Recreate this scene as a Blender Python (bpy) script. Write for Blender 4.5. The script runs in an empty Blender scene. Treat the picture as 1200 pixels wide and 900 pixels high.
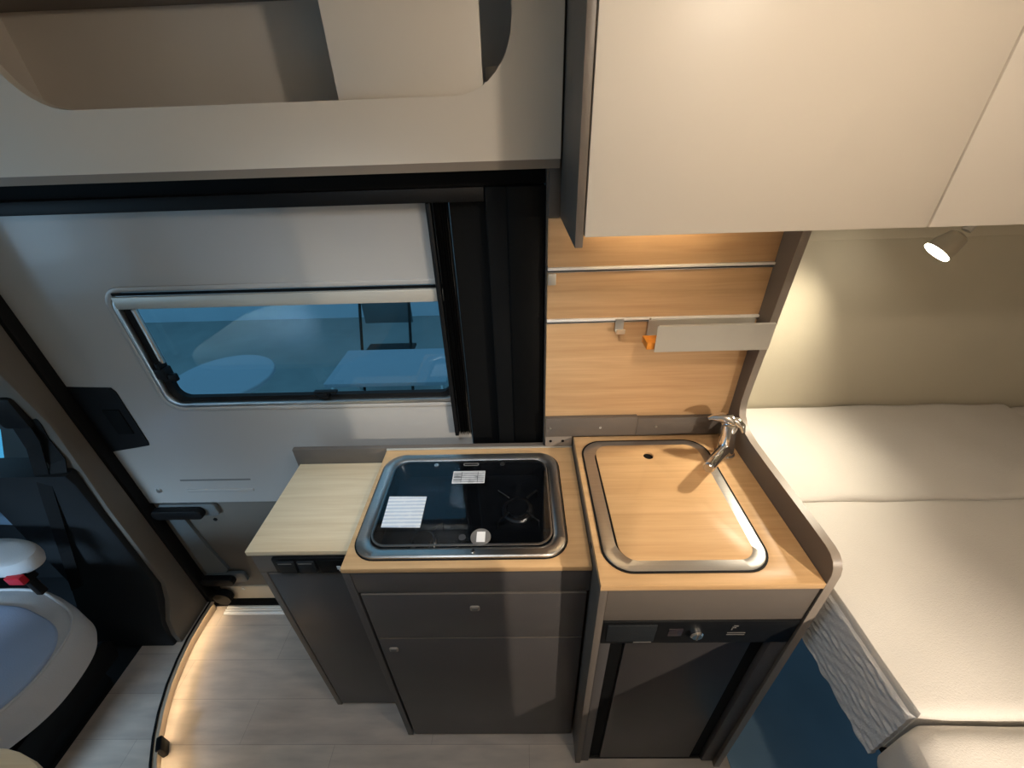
import bpy, bmesh, math, random
from mathutils import Vector, Matrix
random.seed(7)
S = bpy.context.scene
C = S.collection

def srgb(r, g, b):
    def f(c):
        c /= 255.0
        return c / 12.92 if c <= .04045 else ((c + .055) / 1.055) ** 2.4
    return (f(r), f(g), f(b), 1.0)

# ------------------------------------------------------------------ camera
CAM_H = 1.66
def cam_setup():
    p, r, y = math.radians(32.14), math.radians(2.04), math.radians(1.53)
    fwd = Vector((0, math.cos(p), -math.sin(p))); right = Vector((1, 0, 0)); down = Vector((0, -math.sin(p), -math.cos(p)))
    right, down = math.cos(r) * right + math.sin(r) * down, math.cos(r) * down - math.sin(r) * right
    rz = Matrix.Rotation(y, 3, 'Z')
    right, down, fwd = rz @ right, rz @ down, rz @ fwd
    m = Matrix((right, -down, -fwd)).transposed().to_4x4()
    m.translation = (0, 0, CAM_H)
    d = bpy.data.cameras.new('camera'); d.sensor_width = 36; d.sensor_fit = 'HORIZONTAL'
    d.lens = 484.43 / 1200 * 36; d.clip_start = .02
    o = bpy.data.objects.new('camera', d); C.objects.link(o); o.matrix_world = m
    S.camera = o
cam_setup()

# ------------------------------------------------------------------ world, exposure, daylight
S.view_settings.view_transform = 'Standard'; S.view_settings.look = 'None'
S.view_settings.gamma = 1; S.view_settings.use_curve_mapping = False
S.view_settings.exposure = 0.12
W = bpy.data.worlds.new('world'); S.world = W; W.use_nodes = True
bg = W.node_tree.nodes['Background']
bg.inputs['Color'].default_value = srgb(140, 196, 232); bg.inputs['Strength'].default_value = 1.0

def area(name, loc, target, sx, sy, power, col):
    d = bpy.data.lights.new(name, 'AREA'); d.shape = 'RECTANGLE'; d.size = sx; d.size_y = sy
    d.energy = power; d.color = col
    o = bpy.data.objects.new(name, d); C.objects.link(o); o.location = loc
    o.rotation_euler = (Vector(target) - Vector(loc)).to_track_quat('-Z', 'Y').to_euler()
    return o
DAY = (.56, .78, 1.0)
WARM = (1.0, .86, .70)
area('windscreen_daylight', (-2.75, 0, 1.35), (0, .15, .9), 1.3, .6, 4.5, DAY)
dw = area('driver_window_daylight', (-2.0, -1.12, 1.15), (-1.55, .45, .3), .7, .5, 5.5, DAY); dw.data.spread = math.radians(48)
area('rear_fill_light', (2.45, .1, .36), (0, .3, .25), 1.3, .5, 3, DAY)  # fill light added to brighten the space under the bed
rv = area('cool_patch_light', (-.30, .22, 2.02), (-.36, .90, .92), .30, .30, 1.3, (.84, .92, 1.0)); rv.data.spread = math.radians(62)  # added cool beam for the bright patch on door and side worktop

# ------------------------------------------------------------------ helpers
WL = {}
def link(name, bm, mat, parent=None, smooth=False):
    bmesh.ops.recalc_face_normals(bm, faces=bm.faces)
    me = bpy.data.meshes.new(name); 
    xs = [v.co for v in bm.verts]
    lo = Vector([min(c[i] for c in xs) for i in range(3)]); hi = Vector([max(c[i] for c in xs) for i in range(3)])
    loc = Vector(((lo.x + hi.x) / 2, (lo.y + hi.y) / 2, lo.z))
    bmesh.ops.translate(bm, verts=bm.verts, vec=-loc)
    bm.to_mesh(me); bm.free()
    if smooth:
        for p in me.polygons: p.use_smooth = True
        try: me.set_sharp_from_angle(angle=math.radians(35))
        except Exception: pass
    me.materials.append(mat)
    o = bpy.data.objects.new(name, me); C.objects.link(o)
    o.location = loc; WL[o.name] = loc
    if parent:
        o.parent = parent; o.matrix_parent_inverse = Matrix.Translation(-WL[parent.name])
    return o
def tag(o, label=None, cat=None, group=None, kind=None):
    if label: o['label'] = label
    if cat: o['category'] = cat
    if group: o['group'] = group
    if kind: o['kind'] = kind
    return o
def thing(name, loc, label, cat, group=None, kind=None):
    o = bpy.data.objects.new(name, None); C.objects.link(o); o.location = loc; o.empty_display_size = .05
    WL[o.name] = Vector(loc)
    return tag(o, label, cat, group, kind)
def bm_box(bm, x0, x1, y0, y1, z0, z1, bev=0, seg=2):
    r = bmesh.ops.create_cube(bm, size=1)
    vs = r['verts']
    bmesh.ops.scale(bm, vec=(x1 - x0, y1 - y0, z1 - z0), verts=vs)
    bmesh.ops.translate(bm, vec=((x0 + x1) / 2, (y0 + y1) / 2, (z0 + z1) / 2), verts=vs)
    if bev:
        es = list({e for v in vs for e in v.link_edges})
        bmesh.ops.bevel(bm, geom=es, offset=bev, segments=seg, profile=.5, affect='EDGES')
def box(name, x0, x1, y0, y1, z0, z1, mat, parent=None, bev=.0012, seg=2):
    bm = bmesh.new(); bm_box(bm, x0, x1, y0, y1, z0, z1, bev, seg)
    return link(name, bm, mat, parent, smooth=bev > 0)
def rrect(x0, x1, y0, y1, r, n=8):
    out = []
    for cx, cy, a0 in ((x1 - r, y1 - r, 0), (x0 + r, y1 - r, 90), (x0 + r, y0 + r, 180), (x1 - r, y0 + r, 270)):
        for i in range(n + 1):
            a = math.radians(a0 + 90 * i / n); out.append((cx + r * math.cos(a), cy + r * math.sin(a)))
    return out
AX = {'z': lambda p, t: (p[0], p[1], t), 'y': lambda p, t: (p[0], t, p[1]), 'x': lambda p, t: (t, p[0], p[1])}
def bm_prism(bm, loops, axis, a, b):
    es = []
    for lp in loops:
        vs = [bm.verts.new(AX[axis](p, a)) for p in lp]
        es += [bm.edges.new((vs[i], vs[(i + 1) % len(vs)])) for i in range(len(vs))]
    if len(loops) == 1 :
        f = [bm.faces.new(vs)]
    elif len(loops) == 2 and len(loops[0]) == len(loops[1]):
        bm.verts.ensure_lookup_table(); k = len(loops[0]); o_ = len(bm.verts) - 2 * k
        A = [bm.verts[o_ + i] for i in range(k)]; B = [bm.verts[o_ + k + i] for i in range(k)]
        f = [bm.faces.new((A[i], A[(i + 1) % k], B[(i + 1) % k], B[i])) for i in range(k)]
    else:
        r = bmesh.ops.triangle_fill(bm, edges=es, use_beauty=True, use_dissolve=False)
        f = [g for g in r['geom'] if isinstance(g, bmesh.types.BMFace)]
    r = bmesh.ops.extrude_face_region(bm, geom=f)
    nv = [g for g in r['geom'] if isinstance(g, bmesh.types.BMVert)]
    d = Vector(AX[axis]((0, 0), b - a))
    bmesh.ops.translate(bm, verts=nv, vec=d)
def prism(name, loops, axis, a, b, mat, parent=None, smooth=True, bev=0):
    if not isinstance(loops[0][0], (tuple, list)): loops = [loops]
    bm = bmesh.new(); bm_prism(bm, loops, axis, a, b)
    if bev:
        bmesh.ops.recalc_face_normals(bm, faces=bm.faces)
        es = [e for e in bm.edges if len(e.link_faces) == 2 and e.calc_face_angle(0) > 1.2 and all(abs(v.co[('x','y','z').index(axis)] - a) < 1e-6 for v in e.verts) or
              len(e.link_faces) == 2 and e.calc_face_angle(0) > 1.2 and all(abs(v.co[('x','y','z').index(axis)] - b) < 1e-6 for v in e.verts)]
        bmesh.ops.bevel(bm, geom=es, offset=bev, segments=2, profile=.5, affect='EDGES')
    return link(name, bm, mat, parent, smooth)
def bm_tube(bm, pts, rad, n=12, cap=True):
    pts = [Vector(p) for p in pts]; rings = []
    rad = rad if isinstance(rad, (list, tuple)) else [rad] * len(pts)
    up = None
    for i, p in enumerate(pts):
        t = (pts[min(i + 1, len(pts) - 1)] - pts[max(i - 1, 0)]).normalized()
        if up is None: up = t.orthogonal().normalized()
        up = (up - t * up.dot(t)).normalized(); s = t.cross(up)
        rings.append([bm.verts.new(p + rad[i] * (math.cos(2 * math.pi * k / n) * up + math.sin(2 * math.pi * k / n) * s)) for k in range(n)])
    for a, b in zip(rings, rings[1:]):
        for k in range(n): bm.faces.new((a[k], a[(k + 1) % n], b[(k + 1) % n], b[k]))
    if cap: bm.faces.new(rings[0]); bm.faces.new(rings[-1])
def tube(name, pts, rad, mat, parent=None, n=12):
    bm = bmesh.new(); bm_tube(bm, pts, rad, n); return link(name, bm, mat, parent, True)
def disc(name, c, axis, r, h, mat, parent=None, n=24, bev=0):
    """a cylinder from c along axis for h"""
    a = Vector(axis).normalized(); c = Vector(c)
    if bev:
        return tube(name, [c, c, c + a * (h - bev), c + a * h], [r, r, r, r - bev], mat, parent, n) if False else tube(name, [c, c + a * (h - bev), c + a * h], [r, r, r - bev], mat, parent, n)
    return tube(name, [c, c + a * h], r, mat, parent, n)
def ribbon(name, pts, width_dir, w, th, mat, parent=None):
    """a flat strap following pts, w wide along width_dir"""
    bm = bmesh.new(); wd = Vector(width_dir).normalized() * w / 2; prev = None
    P = [Vector(p) for p in pts]
    for i, p in enumerate(P):
        t = (P[min(i + 1, len(P) - 1)] - P[max(i - 1, 0)]).normalized(); nrm = t.cross(wd).normalized() * th / 2
        ring = [bm.verts.new(p + s * wd + q * nrm) for s, q in ((-1, -1), (1, -1), (1, 1), (-1, 1))]
        if prev:
            for k in range(4): bm.faces.new((prev[k], prev[(k + 1) % 4], ring[(k + 1) % 4], ring[k]))
        else: bm.faces.new(ring)
        prev = ring
    bm.faces.new(prev)
    return link(name, bm, mat, parent)

# ------------------------------------------------------------------ materials
def mat(name, col, rough=.5, metal=0, spec=.5, var=0, vscale=6, bump=0, bscale=200, coat=0, stretch=(1, 1, 1)):
    m = bpy.data.materials.new(name); m.use_nodes = True; n = m.node_tree.nodes; l = m.node_tree.links
    b = n['Principled BSDF']; b.inputs['Base Color'].default_value = col; b.inputs['Roughness'].default_value = rough
    b.inputs['Metallic'].default_value = metal; b.inputs['Specular IOR Level'].default_value = spec
    b.inputs['Coat Weight'].default_value = coat; b.inputs['Coat Roughness'].default_value = .08
    if var or bump:
        g = n.new('ShaderNodeNewGeometry'); mp = n.new('ShaderNodeMapping'); mp.inputs['Scale'].default_value = stretch
        l.new(g.outputs['Position'], mp.inputs['Vector'])
    if var:
        t = n.new('ShaderNodeTexNoise'); t.inputs['Scale'].default_value = vscale; t.inputs['Detail'].default_value = 4
        l.new(mp.outputs['Vector'], t.inputs['Vector'])
        r = n.new('ShaderNodeValToRGB'); r.color_ramp.elements[0].position = .3; r.color_ramp.elements[1].position = .7
        r.color_ramp.elements[0].color = [c * (1 - var) for c in col[:3]] + [1]
        r.color_ramp.elements[1].color = [min(1, c * (1 + var)) for c in col[:3]] + [1]
        l.new(t.outputs['Fac'], r.inputs['Fac']); l.new(r.outputs['Color'], b.inputs['Base Color'])
    if bump:
        t2 = n.new('ShaderNodeTexNoise'); t2.inputs['Scale'].default_value = bscale; t2.inputs['Detail'].default_value = 3
        l.new(mp.outputs['Vector'], t2.inputs['Vector'])
        bp = n.new('ShaderNodeBump'); bp.inputs['Strength'].default_value = bump; bp.inputs['Distance'].default_value = .002
        l.new(t2.outputs['Fac'], bp.inputs['Height']); l.new(bp.outputs['Normal'], b.inputs['Normal'])
    return m
def wood(name, c1, c2, rough=.38):
    m = bpy.data.materials.new(name); m.use_nodes = True; n = m.node_tree.nodes; l = m.node_tree.links
    b = n['Principled BSDF']; b.inputs['Roughness'].default_value = rough; b.inputs['Specular IOR Level'].default_value = .4
    g = n.new('ShaderNodeNewGeometry'); mp = n.new('ShaderNodeMapping'); mp.inputs['Scale'].default_value = (2.0, 34, 34)
    l.new(g.outputs['Position'], mp.inputs['Vector'])
    t = n.new('ShaderNodeTexNoise'); t.inputs['Scale'].default_value = 1.6; t.inputs['Detail'].default_value = 6; t.inputs['Distortion'].default_value = .6
    l.new(mp.outputs['Vector'], t.inputs['Vector'])
    mp2 = n.new('ShaderNodeMapping'); mp2.inputs['Scale'].default_value = (8, 260, 260); l.new(g.outputs['Position'], mp2.inputs['Vector'])
    t2 = n.new('ShaderNodeTexNoise'); t2.inputs['Scale'].default_value = 1.0; t2.inputs['Detail'].default_value = 3
    l.new(mp2.outputs['Vector'], t2.inputs['Vector'])
    a = n.new('ShaderNodeMath'); a.operation = 'MULTIPLY_ADD'; a.inputs[1].default_value = .35
    l.new(t2.outputs['Fac'], a.inputs[0]); l.new(t.outputs['Fac'], a.inputs[2])
    r = n.new('ShaderNodeValToRGB'); r.color_ramp.elements[0].position = .45; r.color_ramp.elements[1].position = .9
    r.color_ramp.elements[0].color = c1; r.color_ramp.elements[1].color = c2
    l.new(a.outputs[0], r.inputs['Fac']); l.new(r.outputs['Color'], b.inputs['Base Color'])
    return m
def vinyl(name):
    m = bpy.data.materials.new(name); m.use_nodes = True; n = m.node_tree.nodes; l = m.node_tree.links
    b = n['Principled BSDF']; b.inputs['Roughness'].default_value = .5
    g = n.new('ShaderNodeNewGeometry')
    br = n.new('ShaderNodeTexBrick'); br.inputs['Scale'].default_value = 1; br.inputs['Brick Width'].default_value = .62; br.inputs['Row Height'].default_value = .125
    br.inputs['Mortar Size'].default_value = .0007; br.inputs['Color1'].default_value = srgb(205, 194, 183); br.inputs['Color2'].default_value = srgb(192, 181, 172); br.inputs['Mortar'].default_value = srgb(160, 150, 142)
    l.new(g.outputs['Position'], br.inputs['Vector'])
    mp = n.new('ShaderNodeMapping'); mp.inputs['Scale'].default_value = (5, 24, 5); l.new(g.outputs['Position'], mp.inputs['Vector'])
    t = n.new('ShaderNodeTexNoise'); t.inputs['Scale'].default_value = 1.3; t.inputs['Detail'].default_value = 5; l.new(mp.outputs['Vector'], t.inputs['Vector'])
    r = n.new('ShaderNodeValToRGB'); r.color_ramp.elements[0].position = .3; r.color_ramp.elements[1].position = .7
    r.color_ramp.elements[0].color = (.80, .79, .79, 1); r.color_ramp.elements[1].color = (1.08, 1.06, 1.04, 1); l.new(t.outputs['Fac'], r.inputs['Fac'])
    mx = n.new('ShaderNodeMix'); mx.data_type = 'RGBA'; mx.blend_type = 'MULTIPLY'; mx.inputs[0].default_value = 1
    l.new(br.outputs['Color'], mx.inputs[6]); l.new(r.outputs['Color'], mx.inputs[7]); l.new(mx.outputs[2], b.inputs['Base Color'])
    return m
def glass(name, tint, gloss=.08, rough=.0):
    m = bpy.data.materials.new(name); m.use_nodes = True; n = m.node_tree.nodes; l = m.node_tree.links
    n.remove(n['Principled BSDF']); o = n['Material Output']
    t = n.new('ShaderNodeBsdfTransparent'); t.inputs['Color'].default_value = tint
    g = n.new('ShaderNodeBsdfGlossy'); g.inputs['Roughness'].default_value = rough
    lw = n.new('ShaderNodeLayerWeight'); lw.inputs['Blend'].default_value = .5; fr = n.new('ShaderNodeMath'); fr.operation = 'POWER'; fr.inputs[1].default_value = 5; l.new(lw.outputs['Facing'], fr.inputs[0])
    mx = n.new('ShaderNodeMixShader'); ad = n.new('ShaderNodeMath'); ad.operation = 'ADD'; ad.inputs[1].default_value = gloss
    l.new(fr.outputs[0], ad.inputs[0]); l.new(ad.outputs[0], mx.inputs[0]); l.new(t.outputs[0], mx.inputs[1]); l.new(g.outputs[0], mx.inputs[2]); l.new(mx.outputs[0], o.inputs['Surface'])
    return m
def emit(name, col, st):
    m = bpy.data.materials.new(name); m.use_nodes = True; n = m.node_tree.nodes
    b = n['Principled BSDF']; b.inputs['Base Color'].default_value = col; b.inputs['Emission Color'].default_value = col; b.inputs['Emission Strength'].default_value = st
    return m
def stripes(name, paper, ink, scale, duty, axis='Y'):
    """flat print: pale lines of unreadable small text"""
    m = bpy.data.materials.new(name); m.use_nodes = True; n = m.node_tree.nodes; l = m.node_tree.links
    b = n['Principled BSDF']; b.inputs['Roughness'].default_value = .6
    g = n.new('ShaderNodeNewGeometry'); w = n.new('ShaderNodeTexWave'); w.bands_direction = axis; w.inputs['Scale'].default_value = scale
    l.new(g.outputs['Position'], w.inputs['Vector'])
    nz = n.new('ShaderNodeTexNoise'); nz.inputs['Scale'].default_value = 60; l.new(g.outputs['Position'], nz.inputs['Vector'])
    mu = n.new('ShaderNodeMath'); mu.operation = 'MULTIPLY'; l.new(w.outputs['Fac'], mu.inputs[0]); l.new(nz.outputs['Fac'], mu.inputs[1])
    r = n.new('ShaderNodeValToRGB'); r.color_ramp.elements[0].position = duty; r.color_ramp.elements[1].position = duty + .12
    r.color_ramp.elements[0].color = paper; r.color_ramp.elements[1].color = ink
    l.new(mu.outputs[0], r.inputs['Fac']); l.new(r.outputs['Color'], b.inputs['Base Color'])
    return m

CREAM = mat('cream_laminate', srgb(214, 205, 192), .42, var=.015, vscale=3)
CREAM_IN = mat('cream_board', srgb(222, 214, 204), .6, var=.02)
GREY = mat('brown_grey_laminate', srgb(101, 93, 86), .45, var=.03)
GREY_EDGE = mat('brown_grey_edging', srgb(140, 129, 118), .4, var=.03)
DARK = mat('dark_grey_laminate', srgb(74, 71, 71), .38, var=.03)
WOOD = wood('beech_laminate', srgb(192, 153, 108), srgb(212, 174, 128))
WOODB = wood('beech_back_panel', srgb(192, 152, 110), srgb(212, 174, 130), .45)
PALE = wood('pale_beech_laminate', srgb(222, 197, 160), srgb(238, 218, 184))
FLOOR = vinyl('wood_look_vinyl')
STEEL = mat('brushed_steel', (.46, .44, .42, 1), .32, 1, var=.06, vscale=3, stretch=(3, 160, 3))
ALU = mat('aluminium', (.62, .62, .61, 1), .35, 1, var=.04)
ALUP = mat('aluminium_painted', srgb(188, 184, 174), .4, .3, var=.03)
CHROME = mat('chrome', (.86, .86, .86, 1), .06, 1)
SILL = mat('pale_aluminium', srgb(240, 238, 234), .35)
BLACK = mat('black_plastic', srgb(15, 16, 18), .5, spec=.2, var=.1)
BLACKM = mat('black_matt', srgb(8, 9, 10), .7, spec=.15)
SEAL = mat('black_rubber', srgb(14, 14, 15), .6, spec=.2, bump=.15)
ENAMEL = mat('black_enamel', srgb(40, 41, 43), .22, var=.1)
PAINT = mat('white_paint', srgb(172, 169, 165), .26, spec=.55, coat=.3, var=.012, vscale=2)
PILLAR = mat('taupe_plastic', srgb(104, 98, 90), .6, bump=.1, var=.04)
WALLF = mat('greige_wall_fabric', srgb(190, 182, 162), .85, bump=.25, bscale=500, var=.02)
LINEN = mat('cream_mattress_fabric', srgb(212, 207, 200), .9, bump=.35, bscale=420, var=.025)
LINEN2 = mat('ribbed_mattress_border', srgb(212, 212, 214), .9, bump=.5, bscale=300, var=.04)
SEATG = mat('grey_seat_fabric', srgb(196, 196, 198), .9, bump=.4, bscale=350, var=.03)
SEATB = mat('light_grey_seat_centre', srgb(164, 182, 212), .9, bump=.4, bscale=350, var=.03)
CABBLK = mat('cab_black_plastic', srgb(32, 35, 38), .6, spec=.2, bump=.2, bscale=250, var=.06)
CABGREY = mat('cab_grey_plastic', srgb(96, 102, 104), .5, var=.04)
TEAL = mat('blue_grey_board', srgb(128, 158, 178), .6, var=.08, vscale=4)
CEIL = mat('ceiling_board', srgb(214, 208, 198), .7)
PAPER = stripes('printed_leaflet', srgb(236, 238, 240), srgb(200, 209, 220), 30, .2)
LABELM = stripes('rating_label', srgb(120, 122, 124), srgb(210, 212, 214), 60, .25)
ORANGE = mat('orange_card', srgb(240, 150, 50), .5, var=.2, vscale=40)
RED = mat('red_plastic', srgb(190, 22, 40), .4)
WHITEP = mat('white_print', srgb(225, 225, 225), .5)
GREYP = mat('grey_print', srgb(104, 102, 100), .5)
SMOKE = glass('smoked_glass', (.62, .64, .67, 1), .035)
PANE = glass('blue_tinted_acrylic', (.66, .80, .84, 1), .04)
CLEAR = glass('clear_glass', (.92, .96, .98, 1), .03)
LEDW = emit('warm_led', (1, .78, .48, 1), 15)
STEPLED = emit('step_led', (1, .76, .46, 1), 40)
LENS = emit('lamp_lens', (1, .93, .78, 1), 40)
CEILLED = emit('ceiling_led', (1, .86, .66, 1), 12)
GROUND = mat('hall_carpet', srgb(138, 142, 140), .9, var=.1, vscale=3)
HALLW = mat('hall_panel', srgb(196, 206, 214), .8, var=.03)
TABW = mat('white_table_top', srgb(160, 168, 176), .6)

# ================================================================== STRUCTURE
K = dict(kind='structure')
def struct(o): o['kind'] = 'structure'; return o
# lower floor by the kitchen, raised floor towards the cab, curved riser between
curve = [(-1.285, .945), (-1.286, .87), (-1.283, .80), (-1.272, .73), (-1.252, .65), (-1.222, .57), (-1.19, .505), (-1.15, .44), (-1.09, .36), (-1.0, .26), (-.88, .15), (-.74, .03), (-.60, -.10), (-.55, -.16)]
struct(box('floor', -1.45, 2.2, -.98, 1.10, -.03, 0, FLOOR, bev=0))
rf = struct(prism('floor_raised', [(-1.44, .945)] + curve + [(-.55, -.98), (-1.44, -.98)], 'z', 0.0005, .048, FLOOR, smooth=False))
def offs(pts, d):
    out = []
    for i, p in enumerate(pts):
        a = pts[max(i - 1, 0)]; b = pts[min(i + 1, len(pts) - 1)]
        t = Vector((b[0] - a[0], b[1] - a[1])).normalized()
        out.append((p[0] - t.y * d, p[1] + t.x * d))
    return out
riser_mat = mat('beige_riser', srgb(190, 172, 150), .5, var=.03)
o1 = offs(curve, .0005); o2 = offs(curve, .006)
struct(prism('trim_1', o1 + o2[::-1], 'z', .0008, .044, riser_mat))
o3 = offs(curve, -.004); o4 = offs(curve, .0028); o5 = offs(curve, .0029); o6 = offs(curve, .0148)
struct(prism('trim_17', o5 + o6[::-1], 'z', .0475, .0492, riser_mat))
lip = struct(prism('trim_2', o3 + o4[::-1], 'z', .0485, .0512, SEAL))
struct(box('floor_cab', -2.6, -1.45, -.98, 1.10, -.05, .02, CABBLK, bev=0))
# door threshold
sill = struct(box('trim_3', -1.235, -.39, .917, .953, .0005, .006, SILL, bev=.0015))
for yy in (.925, .935, .945): box('tread_ridge', -1.235, -.39, yy - .002, yy + .002, .0055, .0085, SILL, sill, bev=.0008)
struct(box('trim_4', -1.29, -.1, .954, .99, -.03, .012, BLACKM, bev=0))
# ceiling with an unseen opening added for the cool beam
struct(prism('ceiling', [[(-2.6, -1.02), (2.2, -1.02), (2.2, 1.2), (-2.6, 1.2)], rrect(-.48, -.12, .04, .40, .03)], 'z', 1.97, 2.0, CEIL, smooth=False))
struct(prism('window_2', rrect(-.48, -.12, .04, .40, .03), 'z', 1.975, 1.979, CLEAR))
# side skin behind the kitchen and behind the bed
struct(box('wall_back', .06, .575, .925, 1.0, 0, 1.97, GREY, bev=0))
struct(box('wall_bed_side', .575, 2.2, 1.10, 1.15, 0, 1.97, WALLF, bev=0))
struct(box('wall_above_door', -1.7, .06, 1.17, 1.2, 1.58, 1.97, CREAM_IN, bev=0))
struct(box('trim_5', .575, 2.1, 1.085, 1.0995, 1.385, 1.42, WALLF, bev=.005))
struct(prism('wall_rear', [[(-1.02, 0), (1.15, 0), (1.15, 1.97), (-1.02, 1.97)], rrect(-.75, .85, .03, .64, .03)], 'x', 2.2, 2.25, CREAM_IN, smooth=False))  # low opening added to let the rear fill in
struct(box('wall_opposite', -1.4, 2.2, -1.02, -.98, 0, 1.97, CREAM_IN, bev=0))
light_blocker = struct(box('wall_light_blocker', -.55, .633, -.97, -.13, 0, 1.969, CREAM, bev=.004))  # unseen wall added to cut off the far lamp's beam
# wall below the driver's window and windscreen frame
struct(prism('wall_cab', [[(-2.6, .0), (-1.4, .0), (-1.4, 1.97), (-2.6, 1.97)], rrect(-2.45, -1.6, .78, 1.42, .06)], 'y', -1.02, -.98, CABGREY, smooth=False))
struct(prism('wall_front', [[(-1.0, 0), (1.15, 0), (1.15, 1.97), (-1.0, 1.97)], rrect(-.85, 1.0, .85, 1.6, .08)], 'x', -2.63, -2.6, CABBLK, smooth=False))
struct(prism('window_3', rrect(-.85, 1.0, .85, 1.6, .08), 'x', -2.618, -2.612, CLEAR))
struct(prism('window_4', rrect(-2.45, -1.6, .78, 1.42, .06), 'y', -1.003, -.997, CLEAR))
# strip of wall beside the back panel, above the beech boards
struct(box('trim_6', .0635, .0865, .905, .924, 1.4935, 1.60, GREY))

# ---- sliding door (door_1)
D = thing('door_1', (-.7, .985, .012), None, None, kind='structure')
DY = .975
skin = [[(-1.285, .595), (-.152, .595), (-.152, 1.575), (-1.285, 1.575)], rrect(-1.02, -.17, .994, 1.338, .045)]
prism('door_skin', skin, 'y', DY, .99, PAINT, D, bev=0)
prism('pressed_rim', [rrect(-1.034, -.156, .980, 1.352, .052), rrect(-1.021, -.169, .993, 1.339, .045)], 'y', DY - .004, DY + .004, PAINT, D, bev=.002)
low = box('lower_panel', -1.285, -.152, .983, .995, .10, .592, PILLAR, D)
box('kick_strip', -1.25, -.152, .979, .995, .012, .098, mat('door_kick_plate', srgb(200, 186, 164), .5), D, bev=.003)
box('groove_shade', -1.13, -.895, DY - .0012, DY + .002, .697, .703, GREYP, D, bev=.001)  # shade of the shallow groove put in as a darker strip
box('pressed_bead', -1.125, -.90, DY - .004, DY + .002, .648, .660, PAINT, D, bev=.003)
disc('screw', (-1.222, DY + .001, .655), (0, -1, 0), .009, .005, ALU, D, 12, .002)
disc('screw', (-1.10, .984, .50), (0, -1, 0), .007, .004, BLACK, D, 12)
disc('screw', (-1.155, .98, .085), (0, -1, 0), .007, .004, ALU, D, 12)
# latch recess at the leading edge
lr = prism('latch_recess', [(-1.285, .83), (-1.155, .853), (-1.152, .865), (-1.152, 1.05), (-1.16, 1.064), (-1.285, 1.07)], 'y', DY - .003, DY + .002, BLACK, D)
box('latch_slot', -1.225, -1.175, DY - .006, DY, .90, .99, BLACKM, lr, bev=.002)
# curved grey strip and the two roller arms at the leading edge
prism('edge_strip', [(-1.255, .55), (-1.20, .52), (-1.185, .36), (-1.16, .22), (-1.20, .17), (-1.255, .17)], 'y', .972, .984, CABGREY, D)
for zc, x1 in ((.565, -1.06), (.175, -1.105)):
    pl = prism('arm_plate', rrect(-1.26, x1, zc - .03, zc + .025, .015), 'y', .968, .982, CABGREY, D, bev=.002)
    prism('roller_arm', rrect(-1.275, x1 - .04, zc - .024, zc + .018, .018), 'y', .945, .969, BLACK, pl, bev=.004)
disc('guide_roller', (-1.235, .945, .06), (0, 1, 0), .035, .03, BLACK, D, 20, .004)
# window in the sliding door
prism('window_frame', [rrect(-1.018, -.172, .996, 1.336, .043), rrect(-1.006, -.184, 1.008, 1.324, .036)], 'y', .968, .985, ALU, D, bev=.003)
prism('window_seal', [rrect(-1.006, -.184, 1.008, 1.324, .036), rrect(-.984, -.200, 1.022, 1.312, .03)], 'y', .980, .996, SEAL, D)
box('shadow_joint', -1.0, -.185, .9655, .9685, 1.332, 1.339, BLACKM, D, bev=0)
box('blind_cassette', -1.004, -.184, .962, .986, 1.297, 1.330, ALUP, D, bev=.004)
pane = prism('pane', rrect(-.986, -.198, 1.02, 1.314, .03), 'y', .9985, 1.001, PANE, D)
pane['label'] = 'blue tinted acrylic pane'
st = tube('stay_bar', [(-.976, .978, 1.292), (-.972, .974, 1.14)], .006, ALU, D, 10)
bm = bmesh.new(); bm_box(bm, -.995, -.965, .955, .985, 1.095, 1.128, .004); bm_box(bm, -.985, -.945, .958, .972, 1.088, 1.11, .003); bm_box(bm, -.982, -.972, .955, .985, 1.125, 1.145, .002)
link('side_catch', bm, BLACK, D, True)
bm = bmesh.new(); bm_box(bm, -.585, -.52, .965, .98, 1.033, 1.040, .002); bm_box(bm, -.575, -.545, .96, .985, 1.018, 1.036, .004)
link('bottom_catch', bm, BLACK, D, True)
# ---- black door frame: header, right jamb, leading edge seal
hd = struct(box('trim_7', -1.6, .0595, .955, 1.0, 1.553, 1.60, BLACKM, bev=0))
struct(box('trim_8', -1.6, -.0695, .940, .972, 1.524, 1.5525, BLACK, bev=.003))
struct(box('trim_9', -.068, .0585, .935, 1.0, 0, 1.553, BLACKM, bev=.004))
struct(box('trim_10', -.022, .0575, .929, .9345, .0, 1.5525, mat('black_jamb_cover', srgb(6, 7, 8), .5, spec=.12), bev=.002))
struct(box('trim_11', -.149, -.0685, .968, 1.0, 0, 1.553, BLACKM, bev=0))
struct(box('trim_12', -1.312, -1.286, .944, .99, .012, 1.553, SEAL, bev=.006))
struct(box('leak_backing', -1.30, -1.13, .9955, 1.01, .012, .60, BLACKM, bev=0))  # black backing added to stop light leaking past the door edge
# folded insect screen standing at the right of the doorway
fs = thing('insect_screen', (-.175, .955, .89), 'folded black pleated insect screen at edge of sliding doorway', 'insect screen')
box('screen_rail', -.197, -.186, .945, .970, .8895, 1.5235, BLACK, fs, bev=.002)
for i in range(6):
    x = -.184 + i * .0058
    prism('pleat', [(x, .966), (x + .0027, .948), (x + .0052, .966)], 'z', .8895, 1.5235, [SEAL, BLACK][i % 2], fs, smooth=False)
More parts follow.
